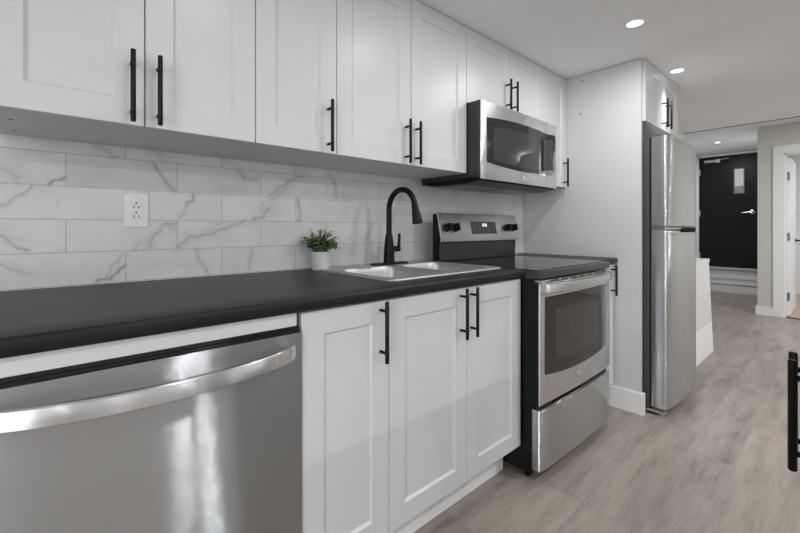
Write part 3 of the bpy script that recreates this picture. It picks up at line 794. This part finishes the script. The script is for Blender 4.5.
m.prism([(x, ff(x) - .002) for x in xs] + [(x, ff(x) + .02) for x in reversed(xs)], 'z', 1.101, 1.112, .002, 1, 45); m.build('trim_strip', 'chrome', t)
m = MB(); xs = [2.90 + .34 * i / 12 for i in range(13)]
m.prism([(x, ff(x) - .006) for x in xs] + [(x, ff(x) + .02) for x in reversed(xs)], 'z', 1.082, 1.112, .004, 1, 45); h_ = m.build('handle', 'matte_black', fd)
m = MB(); xs = [2.76 + .50 * i / 14 for i in range(15)]
m.prism([(x, ff(x) - .010) for x in xs] + [(x, ff(x) + .01) for x in reversed(xs)], 'z', 1.073, 1.083, .003, 1, 45); m.build('handle_lip', 'chrome', h_)
m = MB(); m.box(FX0 + .01, FX1 - .01, .765, .79, .0, .04); m.build('base_grille', 'black_plastic', t)
m = MB(); m.box(FX0 - .002, FX0 + .045, .70, .80, .016, .028, .002); m.lathe([(.014, 0), (.014, .018)], (FX0 + .02, .722, 0), n=12); m.build('hinge_bracket', 'beige_plastic', t)
for x in (FX0 + .05, FX1 - .05):
    for y in (.82, 1.45): MB().lathe([(.018, 0), (.018, .032)], (x, y, 0), n=12).build('foot', 'black_plastic', t)
m = MB(); m.box(FX0 + .01, FX0 + .07, .70, .80, 1.6452, 1.662, .004); m.build('hinge_cover', 'body_grey', t)

# ---------------------------------------------------------------- beyond the refrigerator
t = thing('cabinet_box', 'low white box-shaped unit standing on the floor past the refrigerator', 'cabinet', (4.17, 1.0, 0))
def yb_(z): return .788 + .034 * z / .83
m = MB(); m.prism([(yb_(0), .0), (yb_(.26), .26), (yb_(.262) + .0008, .262), (yb_(.265) + .0008, .265), (yb_(.268), .268), (yb_(.80), .80), (1.145, .80), (1.145, 0)], 'x', 3.86, 4.48, .002, 1, 60); m.build('body', 'appliance_white', t)
m = MB(); m.box(3.857, 4.481, .816, 1.146, .802, .832, .005); m.build('top', 'appliance_white', t)

# raised black door at the end of the hall
o = struct(MB().box(8.745, 8.79, .901, 1.744, .43, 2.362, .002, 1).build('door_1', 'door_black', None, org=(8.76, 1.32, .43)))
m = MB(); y0, y1, z0, z1 = 1.118, 1.264, 1.69, 2.130
m.box(8.735, 8.747, y0, y1, z0, z0 + .014, .002, 1); m.box(8.735, 8.747, y0, y1, z1 - .014, z1, .002, 1); m.box(8.735, 8.747, y0, y0 + .014, z0 + .014, z1 - .014, .002, 1); m.box(8.735, 8.747, y1 - .014, y1, z0 + .014, z1 - .014, .002, 1)
m.build('window_frame', 'body_grey', o)
MB().box(8.740, 8.7462, y0 + .013, y1 - .013, z0 + .013, z1 - .013).build('glass', 'pane_grey', o)
MB().box(8.7385, 8.7405, y0 + .016, y1 - .016, z0 + .13, z1 - .02).build('notice', 'paper', o)
m = MB(); m.box(8.715, 8.746, 1.45, 1.66, 2.262, 2.305, .005); m.tube([(8.72, 1.66, 2.285), (8.70, 1.35, 2.305), (8.70, 1.32, 2.305)], .009, 8); m.box(8.69, 8.746, 1.44, 1.50, 2.25, 2.31, .004); m.build('door_closer', 'satin_silver', o)
m = MB(); m.lathe([(.033, 0), (.033, .008), (.022, .012), (.014, .05), (.0001, .05)], (8.745, 1.025, 1.375), (-1, 0, 0), 20)
m.tube([(8.70, 1.025, 1.375), (8.698, 1.06, 1.374), (8.70, 1.155, 1.368)], [.013, .012, .009], 10); m.build('lever_handle', 'satin_silver', o)
for z in (.62, 1.37, 2.10):
    MB().box(8.732, 8.748, 1.722, 1.748, z - .055, z + .055, .002, 1).build('hinge', 'satin_silver', o)

# white panelled door of the side room, standing open
m = MB()
DX0, DX1, DY = 6.945, 7.72, .452
o = struct(MB().box(DX0, DX1, DY, DY + .035, .012, 2.0, .002, 1).build('door_2', 'door_white', None, org=(DX0, DY, 0)))
def raised(m, x0, x1, z0, z1):
    m.loft([rect(x0, x1, z0, z1, DY + .001), rect(x0, x1, z0, z1, DY - .006), rect(x0 + .012, x1 - .012, z0 + .012, z1 - .012, DY - .006), rect(x0 + .03, x1 - .03, z0 + .03, z1 - .03, DY - .001), rect(x0 + .045, x1 - .045, z0 + .045, z1 - .045, DY - .001), rect(x0 + .065, x1 - .065, z0 + .065, z1 - .065, DY - .006)])
for z0, z1 in ((.22, .82), (1.0, 1.88)):
    m = MB(); raised(m, DX0 + .12, DX1 - .12, z0, z1); m.build('panel', 'door_white', o)
for z in (.25, 1.0, 1.76):
    m = MB(); m.box(6.90, 6.944, .470, .482, z - .05, z + .05, .001, 1); m.tube([(6.944, .466, z - .05), (6.944, .466, z + .05)], .007, 10); m.build('hinge', 'hinge_metal', o)
m = MB(); m.lathe([(.028, 0), (.028, .007), (.012, .010), (.011, .045), (.0001, .045)], (7.64, DY, .94), (0, -1, 0), 16); m.tube([(7.64, DY - .042, .94), (7.53, DY - .044, .94)], .010, 10); m.build('lever_handle', 'black_metal', o)

# ---------------------------------------------------------------- ceiling lights
def ceiling_light(x, y, z, label, watts, spread=180):
    t = thing('ceiling_light', label, 'light', (x, y, z), 'recessed ceiling lights')
    MB().lathe([(.036, -.0045), (.039, -.005), (.046, -.004), (.048, -.0001), (.036, -.0001)], (x, y, z), n=40, cap=False).build('trim_ring', 'trim_white', t)
    MB().lathe([(.0001, -.0045), (.018, -.0043), (.030, -.0036), (.0358, -.002)], (x, y, z), n=40, cap=False).build('lens', 'lamp_glow', t)
    l = lamp('recessed_lamp', x, y, z - .012, watts, .072, spread); return t
ceiling_light(2.166, .69, CEIL, 'round recessed light over the range, nearest of the three', POT * .62, 176)
ceiling_light(3.022, .718, CEIL, 'round recessed light in the ceiling in front of the refrigerator', POT * .12, 55)
ceiling_light(7.552, 1.278, HCEIL, 'round recessed hall light before the black door', POT * 1.1)
